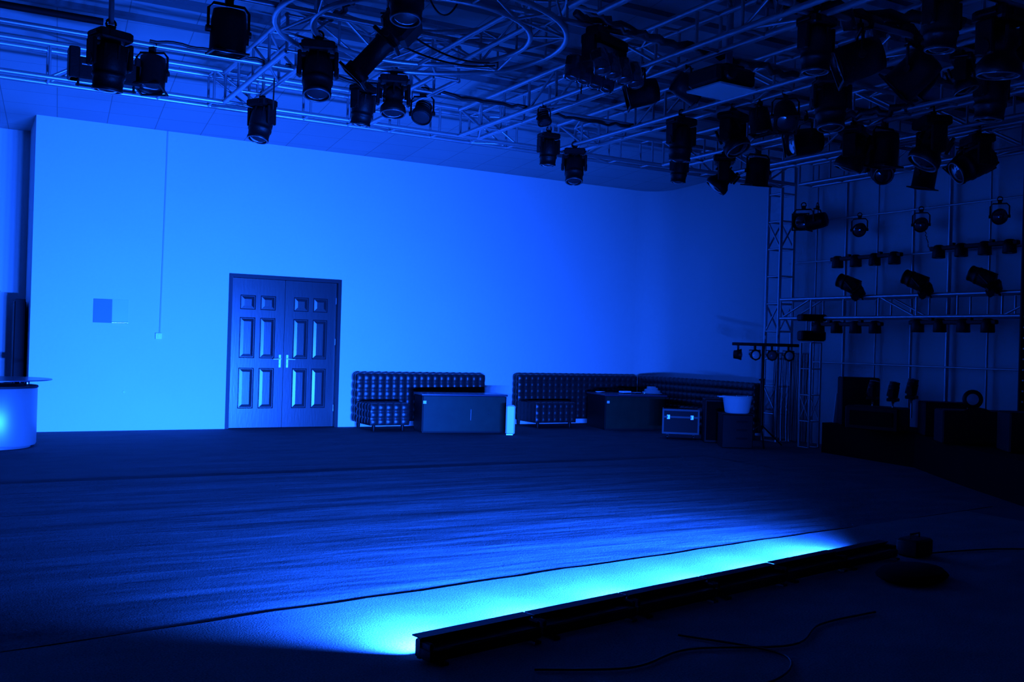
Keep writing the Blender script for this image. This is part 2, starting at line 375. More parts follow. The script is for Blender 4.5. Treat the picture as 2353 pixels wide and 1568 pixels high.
for y, x0, x1, lb in ((7.9, 7.0, 11.3, 'short lighting pipe carrying the dark fixture cluster'), (8.45, 9.7, 11.3, 'short lighting pipe with the lone narrow can light'), (5.45, 5.3, 8.9, 'near lighting pipe in the dark upper right'), (4.56, 5.3, 7.2, 'nearest short pipe at the upper right corner')):
    o = MB().tube((x0, 0, 0), (x1, 0, 0), .024, 10).build('lighting_pipe', M_alu, loc=(0, y, 4.01)); tag(o, lb, 'pipe')
# circular truss
RC = (3.36, 7.58)
rg = thing('ring_truss', 'circular aluminium ring truss hanging under the ceiling', 'truss', (RC[0], RC[1], 3.96))
def circ(R, z, n=56): return [(R*math.cos(2*PI*i/n), R*math.sin(2*PI*i/n), z) for i in range(n)]
for R, z in ((1.2, 0), (.9, 0), (1.2, .3), (.9, .3)): MB().path(circ(R, z), .024, 8, True).build('ring_chord', M_alu, rg)
for nm, (A, B) in {'bottom_lacing': ((1.2, 0), (.9, 0)), 'top_lacing': ((1.2, .3), (.9, .3)), 'outer_lacing': ((1.2, 0), (1.2, .3)), 'inner_lacing': ((.9, 0), (.9, .3))}.items():
    mb = MB(); n = 12
    P = lambda R, z, i: (R*math.cos(2*PI*i/n), R*math.sin(2*PI*i/n), z)
    for i in range(n):
        mb.tube(P(*A, i), P(*B, i), .011, 6)
        mb.tube(P(*A, i), P(*B, i+1), .011, 6) if i % 2 else mb.tube(P(*B, i), P(*A, i+1), .011, 6)
    mb.build(nm, M_alu, rg)
for x in (.62, .34):
    yy = math.sqrt(.81-x*x); MB().tube((x, -yy, 0), (x, yy, 0), .022, 8).build('cross_bar', M_alu, rg)

# ------------------------------------------------------------------ stage fixtures
def clamp_mb(s=1):
    mb = MB(); mb.box((0, 0, -.03*s), (.05*s, .04*s, .05*s), ch=.004)
    mb.path([(.032*s*math.cos(a), 0, .005*s+.032*s*math.sin(a)) for a in [x*PI/8 for x in range(-3, 13)]], .008*s, 6)
    mb.tube((0, .02*s, -.04*s), (0, .065*s, -.04*s), .007*s, 6); return mb
PROTO = {}; DROPS = []
def proto(kind):
    t = thing(kind[0], 'x', 'x')
    k = kind[1]
    if k in ('beam', 'wash'):
        clamp_mb(1.1).build('clamp', M_black, t)
        b = MB(); b.box((0, 0, -.085), (.25, .20, .07), ch=.012); b.box((.0, -.105, -.085), (.12, .012, .04)); 
        for x in (-.13, .13): b.tube((x, -.06, -.085), (x, .06, -.085), .012, 6)
        b.build('base', M_black, t)
        y = MB(); y.lathe([(.07, 0), (.07, -.025)], 16, Matrix.Translation((0, 0, -.12)))
        y.box((0, 0, -.155), (.27, .1, .035), ch=.01)
        for x in (-.136, .136): y.box((x, 0, -.215), (.03, .11, .19), ch=.008); y.lathe([(.045, 0), (.04, .02)], 14, Matrix.Translation((x, 0, -.27)) @ Matrix.Rotation(PI/2 if x > 0 else -PI/2, 4, 'Y'))
        y.build('yoke', M_black, t)
        h = MB(); Mx = Matrix.Rotation(PI, 4, 'X')   # profile z>0 points down
        if k == 'beam': pr = [(.07, -.135), (.105, -.12), (.116, -.06), (.116, .05), (.108, .07), (.116, .075), (.116, .10), (.108, .105), (.102, .17), (.108, .175), (.106, .195), (.09, .197), (.088, .185)]
        else: pr = [(.05, -.11), (.085, -.10), (.1, -.04), (.075, -.01), (.08, .02), (.112, .06), (.118, .10), (.11, .125), (.1, .127), (.098, .115)]
        h.lathe(pr, 22, Mx)
        for a in range(8):
            Mr = Matrix.Rotation(a*PI/4, 4, 'Z'); h.box((.11, 0, .07), (.02, .014, .10), Mr)
        hd = h.build('head', M_black, t, loc=(0, 0, -.27))
        e = pr[-1]; l = MB(); l.lathe([(e[0]+.001, e[1]-.002), (e[0]*.9, e[1]+.004), (e[0]*.6, e[1]+.018), (e[0]*.25, e[1]+.025), (0.0, e[1]+.026)], 20, Mx); l.build('lens', M_lens, hd)
        MB().path([(x, y_, -(e[1]+.010)) for x, y_, _ in circ(e[0]+.008, 0, 24)], .006, 6, True).build('lens_ring', M_ring, hd)
    elif k in ('par', 'globe', 'profile'):
        clamp_mb(1).build('clamp', M_black, t)
        y = MB(); W = .128 if k != 'globe' else .115
        y.path([(-W, 0, -.24), (-W, 0, -.09), (-W+.03, 0, -.055), (W-.03, 0, -.055), (W, 0, -.09), (W, 0, -.24)], .010, 6)
        for x in (-W, W): y.tube((x-.015, 0, -.225), (x+.015, 0, -.225), .022, 10)
        y.build('yoke', M_black, t)
        Mx = Matrix.Rotation(PI, 4, 'X'); h = MB()
        if k == 'par':
            pr = [(.06, -.14), (.1, -.13), (.112, -.06), (.114, .12), (.118, .125), (.118, .135), (.106, .136), (.104, .11)]
        elif k == 'globe':
            pr = [(.03, -.12), (.06, -.11), (.07, -.05), (.085, -.03), (.105, .02), (.1, .06), (.09, .062), (.088, .05)]
        else:
            pr = [(.05, -.24), (.10, -.22), (.105, -.07), (.085, -.04), (.085, .05), (.075, .06), (.075, .30), (.092, .305), (.092, .37), (.082, .372), (.08, .35)]
        h.lathe(pr, 22, Mx)
        if k == 'par':
            for sx, sy, dx, dy in ((0, -.107, .23, .016), (0, .107, .23, .016), (-.107, 0, .016, .2), (.107, 0, .016, .2)): h.box((sx, sy, -.14), (dx, dy, .012))
            h.box((.118, 0, -.02), (.02, .04, .1))
        if k == 'globe':
            for z in (-.04, -.07, -.1): h.lathe([(.07, 0), (.085, .003), (.085, .009), (.07, .012)], 16, Matrix.Translation((0, 0, -z)))
        if k == 'profile': h.box((0, 0, .14), (.26, .24, .22), ch=.03); h.box((0, 0, -.02), (.22, .22, .03), ch=.005)
        hd = h.build('lamp_body', M_black, t, loc=(0, 0, -.225))
        e = pr[-1]; l = MB(); l.lathe([(e[0]+.001, e[1]-.002), (e[0]*.85, e[1]+.006), (e[0]*.5, e[1]+.018), (0.0, e[1]+.022)], 18, Mx); l.build('lens', M_lens, hd)
        if k == 'profile':
            g = MB()
            for sx, sy, dx, dy in ((0, -.1, .22, .015), (0, .1, .22, .015), (-.1, 0, .015, .22), (.1, 0, .015, .22)): g.box((sx, sy, -.375), (dx, dy, .02))
            g.build('filter_frame', M_black, hd)
    elif k == 'bar4':
        b = MB(); b.box((0, 0, -.05), (1.12, .06, .05), ch=.008); b.box((-.25, .02, -.015), (.04, .05, .03)); b.box((.25, .02, -.015), (.04, .05, .03))
        b.build('bar_rail', M_black, t)
        for i in range(4):
            x = -.45+.30*i; p = MB()
            Mx = Matrix.Rotation(PI, 4, 'X'); p.lathe([(.035, -.09), (.055, -.08), (.07, -.03), (.075, .06), (.07, .065), (.066, .05)], 18, Mx)
            pod = p.build('lamp_pod', M_black, t, loc=(x, 0, -.10), rot=(0, 0, 0))
            MB().lathe([(.067, .045), (.05, .056), (.0, .066)], 16, Mx).build('lens', M_lens, pod)
    elif k == 'spider':
        clamp_mb(1.1).build('clamp', M_black, t)
        b = MB(); b.box((0, 0, -.09), (.34, .16, .08), ch=.015); b.box((-.17, 0, -.16), (.03, .1, .16)); b.box((.17, 0, -.16), (.03, .1, .16)); b.box((-.1, 0, -.045), (.09, .1, .08)); b.build('base', M_black, t)
        for r_, yy in enumerate((-.10, .10)):
            rr = MB(); rr.box((0, 0, 0), (.50, .08, .08), ch=.015); row = rr.build('lamp_row', M_black, t, loc=(0, yy, -.24), rot=((-.25, .25)[r_], 0, 0))
            for i in range(4):
                p = MB(); Mx = Matrix.Rotation(PI, 4, 'X'); p.lathe([(.035, -.06), (.055, -.05), (.058, .08), (.05, .10), (.048, .085), (.03, .10), (.0, .106)], 16, Mx)
                p.build('lamp_pod', M_lens, row, loc=(-.19+.127*i, 0, -.01))
    return t
KIND = {'beam': ('moving_head_light', 'moving head light'), 'wash': ('wash_light', 'wash light'), 'par': ('par_light', 'stage light'), 'globe': ('spot_light', 'spotlight'),
        'profile': ('profile_spotlight', 'spotlight'), 'bar4': ('four_lamp_bar', 'lamp bar'), 'spider': ('eight_lamp_fixture', 'stage light')}
HEAD = {'beam': 'head', 'wash': 'head', 'par': 'lamp_body', 'globe': 'lamp_body', 'profile': 'lamp_body'}
def place(k, loc, pan, tilt, s, label, group=None, spin=0, drop=0):
    if k not in PROTO: t = proto((KIND[k][0], k)); PROTO[k] = t
    else: t = copy_tree(PROTO[k])
    t.location = loc; t.rotation_euler = (0, 0, math.radians(pan)); t.scale = (s, s, s)
    if isinstance(spin, tuple): t.rotation_euler = tuple(math.radians(a) for a in spin)
    for ch in t.children:
        if k in HEAD and ch.name.split('.')[0] == HEAD[k]: ch.rotation_euler = (math.radians(tilt), 0, 0)
    tag(t, label, KIND[k][1], group or None)
    if not group and 'group' in t: del t['group']
    if drop: DROPS.append((t, drop/s))
    return t
ZH = 3.955; ZP = 4.003
GH = 'moving heads hung from the trusses'
FIX = [
 ('beam', (0.96, 7.72, 3.63), 20, 8, 1.02, 'big black moving head at the far upper left, hanging on a drop pole', GH, 0, .36),
 ('par', (1.53, 9.45, ZP), -30, -12, 1.1, 'black lamp hanging right beside the long strip light at upper left', None),
 ('par', (1.80, 7.72, ZP), 0, 6, 1.2, 'large black can light hanging straight down from the middle pipe at upper left', None),
 ('beam', (2.81, 10.45, ZH), -60, -14, 1.05, 'black moving head overlapping the wall top above the door, lens down', GH),
 ('beam', (2.65, 8.13, ZH), -20, -16, 1.12, 'black moving head left of the long diagonal spotlight', GH),
 ('profile', (2.72, 6.74, 3.82), 60, 42, 1.0, 'long black profile spotlight tilted diagonally down to the left', None, 0, .18),
 ('beam', (2.55, 6.02, ZH), -30, -10, 1.0, 'black moving head cut by the top edge, big round lens showing', GH),
 ('beam', (3.56, 9.45, ZP), 30, 10, .95, 'black moving head pointing down beneath the left part of the ring truss', GH),
 ('wash', (3.60, 8.76, ZH), -20, -10, 1.05, 'black wash light with slim neck hung under the ring truss', None),
 ('globe', (4.21, 9.45, ZP), -40, -35, 1.05, 'small round black spotlight on the far pipe below the ring truss', None),
 ('spider', (4.62, 6.74, ZP), 20, 0, 1.25, 'wide black fixture with eight small lenses left of the projector', None),
 ('par', (5.42, 7.28, ZH), 60, 75, 1.05, 'black can light lying sideways just left of the projector', None),
 ('par', (5.68, 6.98, ZH), -110, 60, .95, 'black can light pressed against the left side of the projector', None),
 ('globe', (5.42, 9.0, ZH), 10, -20, .75, 'small black spotlight above another lamp right of the ring truss', None),
 ('beam', (5.68, 9.32, 3.77), 0, 4, .84, 'black moving head below a small spotlight, right of the ring truss', GH, 0, .17),
 ('beam', (6.85, 10.60, ZH), -30, -18, 1.05, 'black moving head hanging lowest at the middle of the back truss', GH),
 ('beam', (6.85, 8.48, ZH), 0, 5, 1.1, 'upper black moving head of the stacked pair below the projector cross truss', GH),
 ('beam', (7.11, 8.82, 3.65), 10, 5, .8, 'lower smaller black moving head of the stacked pair', None, 0, .29),
 ('wash', (7.11, 7.95, ZH), 20, -30, 1.2, 'black wash light with a bright lens rim below the projector', None),
 ('par', (7.11, 7.55, ZH), 30, -10, .95, 'slim black can light between the bright rimmed wash light and its neighbour', None),
 ('par', (7.11, 7.20, ZH), -40, -40, 1.0, 'black can light turned to the camera, right of the slim can light', None),
 ('wash', (8.58, 9.75, ZH), 50, 40, 1.3, 'boxy black wash light low against the corner of the back truss', None),
 ('par', (8.84, 9.40, ZH), -10, 10, 1.25, 'black can light directly right of the boxy wash light near the corner', None),
 ('beam', (5.68, 5.45, ZP), 0, 0, 1.0, 'upper black moving head of the tall dark column of lamps', None),
 ('beam', (6.85, 6.38, ZH), -30, -8, 1.15, 'lower moving head of the tall dark lamp column, ring shaped lens', None),
 ('par', (8.10, 7.90, ZP), 70, 80, 1.3, 'black can light lying flat at the left of the dark cluster', None),
 ('wash', (8.58, 7.65, ZH), 30, 20, 1.35, 'black wash light in the middle of the dark cluster', None),
 ('par', (8.84, 7.45, ZH), 0, 5, 1.35, 'thick black can light at the right of the dark cluster', None),
 ('par', (9.0, 7.90, ZP), 60, 30, 1.2, 'black can light sticking out under the dark cluster', None),
 ('wash', (8.84, 6.85, ZH), 60, 30, 1.45, 'bulky round black wash light right of the dark cluster', None),
 ('beam', (9.75, 8.28, ZH+.01), -35, -60, 1.15, 'black moving head with a shining round lens facing the camera', GH),
 ('wash', (9.98, 8.45, ZP), 60, 30, .95, 'black wash light right behind the moving head with the shining lens', None),
 ('par', (10.80, 8.45, ZP), 10, 10, 1.25, 'narrow black can light hanging alone before the pipe grid', None),
 ('beam', (10.01, 7.15, ZH+.01), 60, 60, 1.35, 'big black moving head tilted left at the upper right with a glinting lens', GH),
 ('par', (10.75, 7.9, ZP), 60, 40, 1.0, 'small black can light at the lower left of the big tilted moving head', None),
 ('beam', (5.96, 4.56, ZP), 0, 3, 1.0, 'black moving head hanging from the top edge at the right', None),
 ('par', (7.11, 5.65, ZH), 60, 40, 1.0, 'black can light under the upper right truss, left of two', None),
 ('wash', (7.40, 5.45, ZP), 30, -20, .9, 'black wash light under the upper right truss, right of the can light', None),
 ('beam', (7.80, 5.45, ZP), 0, 5, 1.15, 'black moving head hanging low near the upper right corner', None),
 ('wash', (6.62, 4.56, ZP), 0, 5, 1.35, 'bulky black wash light in the upper right corner of the picture', None),
 ('par', (6.15, 5.45, ZP), 50, 70, 1.3, 'black can light high in the dark tangle at the upper right', None),
 ('par', (6.80, 5.45, ZP), 20, 50, 1.3, 'black can light beside the thick cable bundle at the top edge', None),
]
for a in FIX: place(*a)
# long strip light with legs
st = thing('strip_light', 'long black box shaped strip light on thin legs at the upper left', 'strip light', (1.14, 9.45, 3.70), rot=(0, 0, 0))
s = MB(); s.box((0, 0, 0), (.60, .16, .19), ch=.015); s.box((-.26, 0, .04), (.09, .18, .27), ch=.01); s.box((.26, 0, .05), (.05, .16, .22), ch=.01); s.build('lamp_housing', M_black, st)
s = MB(); s.tube((-.22, 0, -.08), (-.22, 0, -.15), .012, 6); s.tube((.24, 0, -.08), (.24, 0, -.15), .012, 6); s.tube((-.24, 0, -.14), (.26, 0, -.14), .010, 6); s.build('foot_rail', M_black, st)
s = MB(); s.box((-.1, 0, .19), (.03, .03, .26)); s.box((.1, 0, .19), (.03, .03, .26)); s.build('hanger', M_black, st)
s = MB(); s.tube((-.2, -.075, .03), (.2, -.075, .03), .01, 6); s.build('front_tube', M_ring, st)

# globe spots, L light, bars and heads mounted on the side grid
for (y, z, lb) in ((10.05, 3.42, 'leftmost of three small round spotlights on the pipe grid'), (9.0, 3.40, 'middle one of three small round spotlights on the pipe grid'), (7.84, 3.40, 'rightmost of three small round spotlights on the pipe grid')):
    place('globe', (11.45, y, z), -60, -70, .95, lb)
place('par', (11.35, 11.05, 3.66), 120, 85, 1.15, 'upper black can of the L shaped pair beside the truss tower')
place('par', (11.3, 10.72, 3.62), 20, 80, 1.05, 'lower black can of the L shaped pair on the pipe grid')
for (y, z, sp, lb) in ((9.93, 2.86, 0, 'left upper black bar of four lamps on the pipe grid'), (8.2, 2.90, 0, 'right upper black bar of four lamps on the pipe grid'),
                   (9.95, 1.88, 0, 'left lower black bar of four lamps under the mid height truss'), (8.24, 1.90, 0, 'right lower black bar of four lamps under the mid height truss')):
    place('bar4', (11.12 if z < 2 else 11.45, y, z), 0, 0, 1.13, lb, 'four lamp bars on the side wall grid', spin=(0, 0, 90))
for (y, lb) in ((9.72, 'left black moving head sideways on the mid height truss'), (8.6, 'middle black moving head sideways on the mid height truss'), (7.62, 'right black moving head sideways on the mid height truss')):
    place('beam', (11.15, y, 2.20), 0, -25, .95, lb, 'moving heads on the mid height truss', spin=(140, 20, 30))

for t_, d_ in DROPS: MB().tube((0, 0, 0), (0, 0, d_), .02, 8).build('drop_rod', M_alu, t_)
# ------------------------------------------------------------------ projector
pj = thing('projector', 'dark ceiling projector with a bright white underside on a hanging pole', 'projector', (5.79, 6.55, 4.70), rot=(0, 0, math.radians(2)))
MB().tube((0, 0, 0), (0, 0, -.90), .032, 10).build('pole', M_alu, pj)
MB().box((-.02, 0, -.88), (.22, .22, .05), ch=.01).build('mount', M_black, pj)
pb = MB(); pb.box((-.08, 0, -.98), (.44, .40, .16), ch=.03); pb.lathe([(.06, 0), (.06, .03), (.05, .035)], 16, Matrix.Translation((-.2, -.22, -.98)) @ Matrix.Rotation(PI/2, 4, 'X')); pb.build('projector_body', M_black, pj, rot=(0, 0, 0))
MB().box((0, 0, 0), (.42, .42, .02), ch=.004).build('white_underside', M_white, pj, loc=(-.08, 0, -1.072))
# flat pale ceiling light panel
cl = thing('ceiling_panel', 'square pale flat panel in the ceiling right above the projector', 'ceiling panel', (7.05, 7.05, zc(7.05)-.025), rot=(0, 0, .1))
MB().box((0, 0, 0), (.5, .46, .02)).build('panel_sheet', M_white, cl)

# ------------------------------------------------------------------ cables
def sag(a, b, d, n=14, wob=0):
    a, b = Vector(a), Vector(b); out = []
    for i in range(n+1):
        t = i/n; p = a.lerp(b, t); p.z -= d*4*t*(1-t)
        if wob and 0 < i < n: p += Vector((random.uniform(-wob, wob), random.uniform(-wob, wob), random.uniform(-wob, wob)))
        out.append(p)
    return out
CAB = [
 ((3.0, 6.72, 4.0), (3.28, 6.72, 4.0), .16, .008, 0, 'black cable loop hanging from the nearest pipe at the top edge'),
 ((3.02, 7.3, 3.9), (4.3, 8.0, 3.98), .10, .009, 0, 'upper of two black cables sagging across the ring truss'),
 ((3.0, 7.35, 3.78), (4.3, 8.05, 3.96), .07, .009, 0, 'lower of two black cables sagging across the ring truss'),
 ((1.5, 9.42, 4.04), (2.6, 9.42, 4.03), -.02, .014, .012, 'black cable lying along the left part of the far pipe'),
 ((2.75, 9.42, 4.03), (4.4, 9.42, 4.0), .04, .016, .012, 'black cable bundle on the far pipe right of the diagonal spotlight'),
 ((4.2, 9.40, 4.02), (5.6, 9.42, 4.02), .03, .018, .02, 'knotted black cable bundle on the far pipe right of the round spotlight'),
 ((5.6, 9.42, 4.0), (7.1, 9.42, 4.03), .05, .016, .02, 'black cable bundle on the far pipe toward the stacked moving heads'),
 ((4.3, 6.7, 4.08), (5.5, 6.7, 4.02), .02, .034, .03, 'thick black cable bundle on the near pipe left of the projector'),
 ((5.5, 6.7, 4.02), (6.75, 6.7, 3.97), .03, .03, .03, 'thick black cable bundle on the near pipe right of the projector'),
 ((4.1, 6.5, 4.1), (4.95, 6.6, 3.98), .06, .02, .03, 'black cable bundle above the ring truss right edge'),
 ((4.52, 6.9, 3.72), (4.52, 6.92, 3.5), 0, .006, .004, 'thin black plug lead dangling under the eight lens fixture'),
 ((4.62, 6.76, 4.0), (5.42, 7.9, 3.97), .12, .012, .01, 'black cable under the eight lens fixture'),
 ((2.75, 9.8, 3.98), (2.95, 10.55, 3.85), .12, .008, 0, 'thin black lead looping beside the moving head above the door'),
 ((2.7, 8.4, 4.2), (2.75, 7.2, 4.2), .1, .025, .03, 'black cable bundle inside the first cross truss'),
 ((5.5, 5.9, 4.2), (7.2, 5.3, 4.15), .05, .05, .05, 'very thick cable bundle in the dark upper right'),
 ((6.9, 5.6, 4.05), (8.4, 6.4, 4.1), .05, .03, .04, 'thick cable run beside the upper right truss'),
 ((5.6, 5.4, 4.25), (6.6, 4.6, 4.2), .05, .05, .05, 'thick cable bundle cut by the top edge of the picture'),
 ((5.35, 5.5, 4.06), (6.3, 5.5, 4.06), .03, .06, .06, 'fat tangled cable bundle lying on the near pipe above the tall lamp column'),
 ((6.3, 5.5, 4.06), (7.6, 5.5, 4.06), .03, .055, .06, 'fat tangled cable bundle lying on the near pipe right of the tall lamp column'),
 ((4.9, 5.6, 4.5), (5.75, 6.5, 4.35), .12, .016, .01, 'black cable curving past the projector pole'),
 ((8.3, 7.9, 4.0), (8.6, 6.9, 4.0), .04, .04, .04, 'thick cable bundle inside the dark fixture cluster'),
 ((11.5, 8.98, 3.13), (11.52, 8.9, 2.84), 0, .006, .01, 'thin lead hanging under the middle round spotlight'),
]
for a, b, d, r, wob, lb in CAB:
    o = MB().path(at_local(sag(a, b, d, 16, wob), a), r, 6).build('cable', M_cable, loc=a); tag(o, lb, 'cable')
fc = [([(2.2, 3.6, .012), (2.6, 3.45, .012), (3.0, 3.55, .012), (3.5, 3.4, .012), (3.9, 3.6, .012), (4.4, 3.65, .012)], 'black floor cable snaking behind the wash bars'),
      ([(3.1, 3.75, .012), (3.35, 3.3, .012), (3.0, 3.05, .012), (2.6, 3.2, .012), (2.4, 2.95, .012)], 'black floor cable curling towards the camera behind the bars'),
      ([(5.9, 4.6, .012), (6.6, 4.5, .012), (7.3, 4.25, .012), (8.2, 4.3, .012)], 'black floor cable leading right from the end of the bars')]
for pts, lb in fc:
    sm = []
    P = [Vector(p) for p in pts]; P = [P[0]]+P+[P[-1]]
    for i in range(1, len(P)-2):
        for k in range(8):
            t = k/8; p0, p1, p2, p3 = P[i-1:i+3]
            sm.append(.5*((2*p1)+(-p0+p2)*t+(2*p0-5*p1+4*p2-p3)*t*t+(-p0+3*p1-3*p2+p3)*t**3))
    o = MB().path(at_local(sm, pts[0]), .006, 6).build('cable', M_cable, loc=Vector(pts[0])+Vector((0, 0, .0075))); tag(o, lb, 'cable')

# ------------------------------------------------------------------ LED wash bars on the floor
M_led = bpy.data.materials.new('led_lens'); M_led.use_nodes = True
b_ = M_led.node_tree.nodes['Principled BSDF']; b_.inputs['Base Color'].default_value = (.2, .3, .6, 1); b_.inputs['Roughness'].default_value = .2
b_.inputs['Emission Color'].default_value = (.05, .25, 1, 1); b_.inputs['Emission Strength'].default_value = 3
ang = math.atan2(BARDIR.y, BARDIR.x)
BL = ['nearest black LED wash bar, at the bright lower left end of the row', 'second LED wash bar from the near end of the glowing row', 'third LED wash bar from the near end of the glowing row',
      'fourth LED wash bar from the near end of the glowing row', 'fifth LED wash bar from the near end, next to last', 'farthest LED wash bar, at the right end of the glowing row']
wb0 = None
for i in range(NBAR):
    if wb0 is None:
        t = wb0 = thing('wash_bar', 'x', 'light bar')
        L2 = BARL-.012
        h = MB(); h.box((BARL/2, -.055, .038), (L2, .09, .055), ch=.008); h.box((BARL/2, -.005, .052), (L2, .02, .085)); 
        for x in (.02, BARL-.02): h.box((x, -.03, .05), (.02, .12, .08), ch=.006)
        h.build('bar_housing', M_black, t)
        MB().box((BARL/2, .011, .1005), (L2, .070, .006)).build('added_visor', M_black, t)  # added visor, its overhang sized to cut light toward the ceiling
        le = MB()
        for k in range(12): le.lathe([(.018, 0), (.015, .003), (0, .004)], 10, Matrix.Translation((.05+k*(BARL-.1)/11, .006, .06)) @ Matrix.Rotation(-PI/2, 4, 'X'))
        le.build('led_lenses', M_led, t)
        for x in (.06, BARL-.06): MB().box((x, -.06, .006), (.04, .14, .012)).build('foot_bracket', M_black, t)
    else: t = copy_tree(wb0)
    p = BAR0 + BARDIR*BARL*i; t.location = (p.x, p.y, .0135 + (.004 if i == 4 else 0)); t.rotation_euler = (0, 0, ang)
    tag(t, BL[i], 'light bar', 'LED wash bars in a row on the floor')
pb_ = thing('power_box', 'small black power box on the carpet at the far end of the wash bars', 'power box', (5.88, 4.60, .0135), rot=(0, 0, ang))
MB().box((0, 0, .06), (.22, .16, .12), ch=.012).build('box_shell', M_box, pb_); MB().path([(-.06, 0, .12), (-.06, 0, .15), (.06, 0, .15), (.06, 0, .12)], .008).build('carry_handle', M_black, pb_)
bg = MB(); bg.lathe([(.0, 0), (.17, .01), (.2, .05), (.17, .1), (.1, .13), (0, .135)], 18, Matrix.Diagonal((1.5, 1, .6, 1))); o = bg.build('equipment_bag', M_stage, loc=(5.25, 4.12, .0135), rot=(0, 0, .3)); tag(o, 'black soft equipment bag lying in the dark behind the far wash bars', 'bag')

# ------------------------------------------------------------------ sofas
def tuft_face(mb, o, u, v, nrm, cell, bump=.022, sub=5):
    o, u, v, nrm = Vector(o), Vector(u), Vector(v), Vector(nrm)
    nu = max(1, round(u.length/cell)); nv = max(1, round(v.length/cell))
    def fn(a, b):
        hh = (abs(math.sin(PI*a*nu))*abs(math.sin(PI*b*nv)))**.45
        return o+u*a+v*b+nrm*(bump*hh)
    mb.grid(fn, nu*sub, nv*sub)
def tufted_box(x0, x1, y0, y1, z0, z1, cell=.118, bump=.022, faces='FTLRB'):
    mb = MB()
    e = 0
    if 'F' in faces: tuft_face(mb, (x0, y0, z0), (x1-x0, 0, 0), (0, 0, z1-z0), (0, -1, 0), cell, bump)
    if 'B' in faces: mb.add([(x0, y1, z0), (x1, y1, z0), (x1, y1, z1), (x0, y1, z1)], [(3, 2, 1, 0)])
    if 'T' in faces: tuft_face(mb, (x0, y0, z1), (x1-x0, 0, 0), (0, y1-y0, 0), (0, 0, 1), cell, bump)
    tuft_face(mb, (x0, y1, z0), (0, y0-y1, 0), (0, 0, z1-z0), (-1, 0, 0), cell, bump if 'L' in faces else .003)
    tuft_face(mb, (x1, y0, z0), (0, y1-y0, 0), (0, 0, z1-z0), (1, 0, 0), cell, bump if 'R' in faces else .003)
    mb.add([(x0, y0, z0), (x1, y0, z0), (x1, y1, z0), (x0, y1, z0)], [(3, 2, 1, 0)])
    return mb
def legs(t, pts):
    for p in pts: MB().lathe([(.02, 0), (.026, .03), (.028, .10)], 10, Matrix.Translation(p)).build('leg', M_black, t)
s1 = thing('sofa', 'black tufted leather sofa standing alone just right of the double door', 'sofa', (5.62, 14.25, 0))
tufted_box(0, 2.28, .56, .74, .10, .86).build('backrest', M_leather, s1)
tufted_box(0, .64, -.05, .555, .09, .42).build('seat', M_leather, s1)
legs(s1, [(.08, .02, 0), (.56, .02, 0), (.08, .66, 0), (2.2, .66, 0)])
s2 = thing('sofa', 'black tufted sofa right of the narrow white cabinet, reaching into the rounded corner', 'sofa', (8.56, 14.25, 0))
tufted_box(0, 2.53, .56, .74, .10, .87).build('backrest', M_leather, s2)
tufted_box(0, .80, -.05, .555, .09, .42, faces='FTR').build('seat', M_leather, s2)
legs(s2, [(.08, .02, 0), (.08, .66, 0), (.72, .02, 0), (2.3, .66, 0)])
s3 = thing('sofa', 'long black tufted sofa standing along the right side wall behind the flight case', 'sofa', (11.0, 11.75, 0))
tufted_box(.10, .28, 0, 3.05, .10, .875, faces='FTL').build('backrest', M_leather, s3)
tufted_box(-.22, .095, 0, 1.45, .09, .42, faces='FTL').build('seat', M_leather, s3)
legs(s3, [(-.15, .08, 0), (-.15, 1.35, 0), (.2, .1, 0), (.2, 2.9, 0)])

# ------------------------------------------------------------------ glass box tables
def glass_table(t, Lx, Ly, H):
    MB().box((Lx/2, Ly/2, H-.015), (Lx+.03, Ly+.03, .03), ch=.006).build('tabletop', M_tabletop, t)
    MB().box((Lx/2, .012, H/2-.005), (Lx-.05, .02, H-.06)).build('front_panel', M_greeng, t)
    MB().box((.012, Ly/2, H/2-.005), (.02, Ly-.01, H-.06)).build('side_panel', M_box, t)
    MB().box((Lx-.012, Ly/2, H/2-.005), (.02, Ly-.01, H-.06)).build('side_panel', M_box, t)
    MB().box((Lx/2, Ly-.012, H/2-.005), (Lx-.05, .02, H-.06)).build('back_panel', M_greeng, t)
    MB().box((Lx/2, Ly/2, .017), (Lx-.02, Ly-.02, .034)).build('plinth', M_box, t)
t1 = thing('bar_table', 'low dark green glass sided table standing before the left sofa', 'table', (6.32, 13.86, 0), rot=(0, 0, math.radians(-11)))
glass_table(t1, 1.36, .52, .60)
MB().box((.04, -.001, .47), (.05, .004, .045)).build('sticker', M_white, t1)
MB().box((.78, -.001, .28), (.006, .004, .17)).build('thin_strip', M_ring, t1)  # thin paler upright line on the front panel
MB().lathe([(.008, 0), (.005, .006), (0, .008)], 8, Matrix.Translation((1.07, 0, .30)) @ Matrix.Rotation(PI/2, 4, 'X')).build('knob', M_chrome, t1)
hb = thing('slim_cabinet', 'narrow white rounded cabinet at the right end of the low glass table', 'cabinet', (7.55, 13.28, 0), rot=(0, 0, math.radians(-28)))
MB().box((0, 0, .235), (.14, .14, .45), ch=.02).build('cabinet_shell', M_white, hb)
MB().box((-.01, 0, .008), (.10, .12, .016)).build('base_plate', M_ring, hb)
t2 = thing('bar_table', 'low dark green glass sided table standing before the corner sofa', 'table', (9.62, 13.72, 0), rot=(0, 0, math.radians(-14)))
glass_table(t2, 1.12, .86, .60)
MB().box((.06, -.001, .47), (.045, .004, .04)).build('sticker', M_white, t2)
ZT2 = .602
o = MB().lathe([(0, 0), (.06, .002), (.09, .02), (.085, .022), (.0, .012)], 18).build('dish', M_white, loc=(9.85, 14.20, ZT2)); tag(o, 'small pale dish on the far left of the right hand table', 'dish')
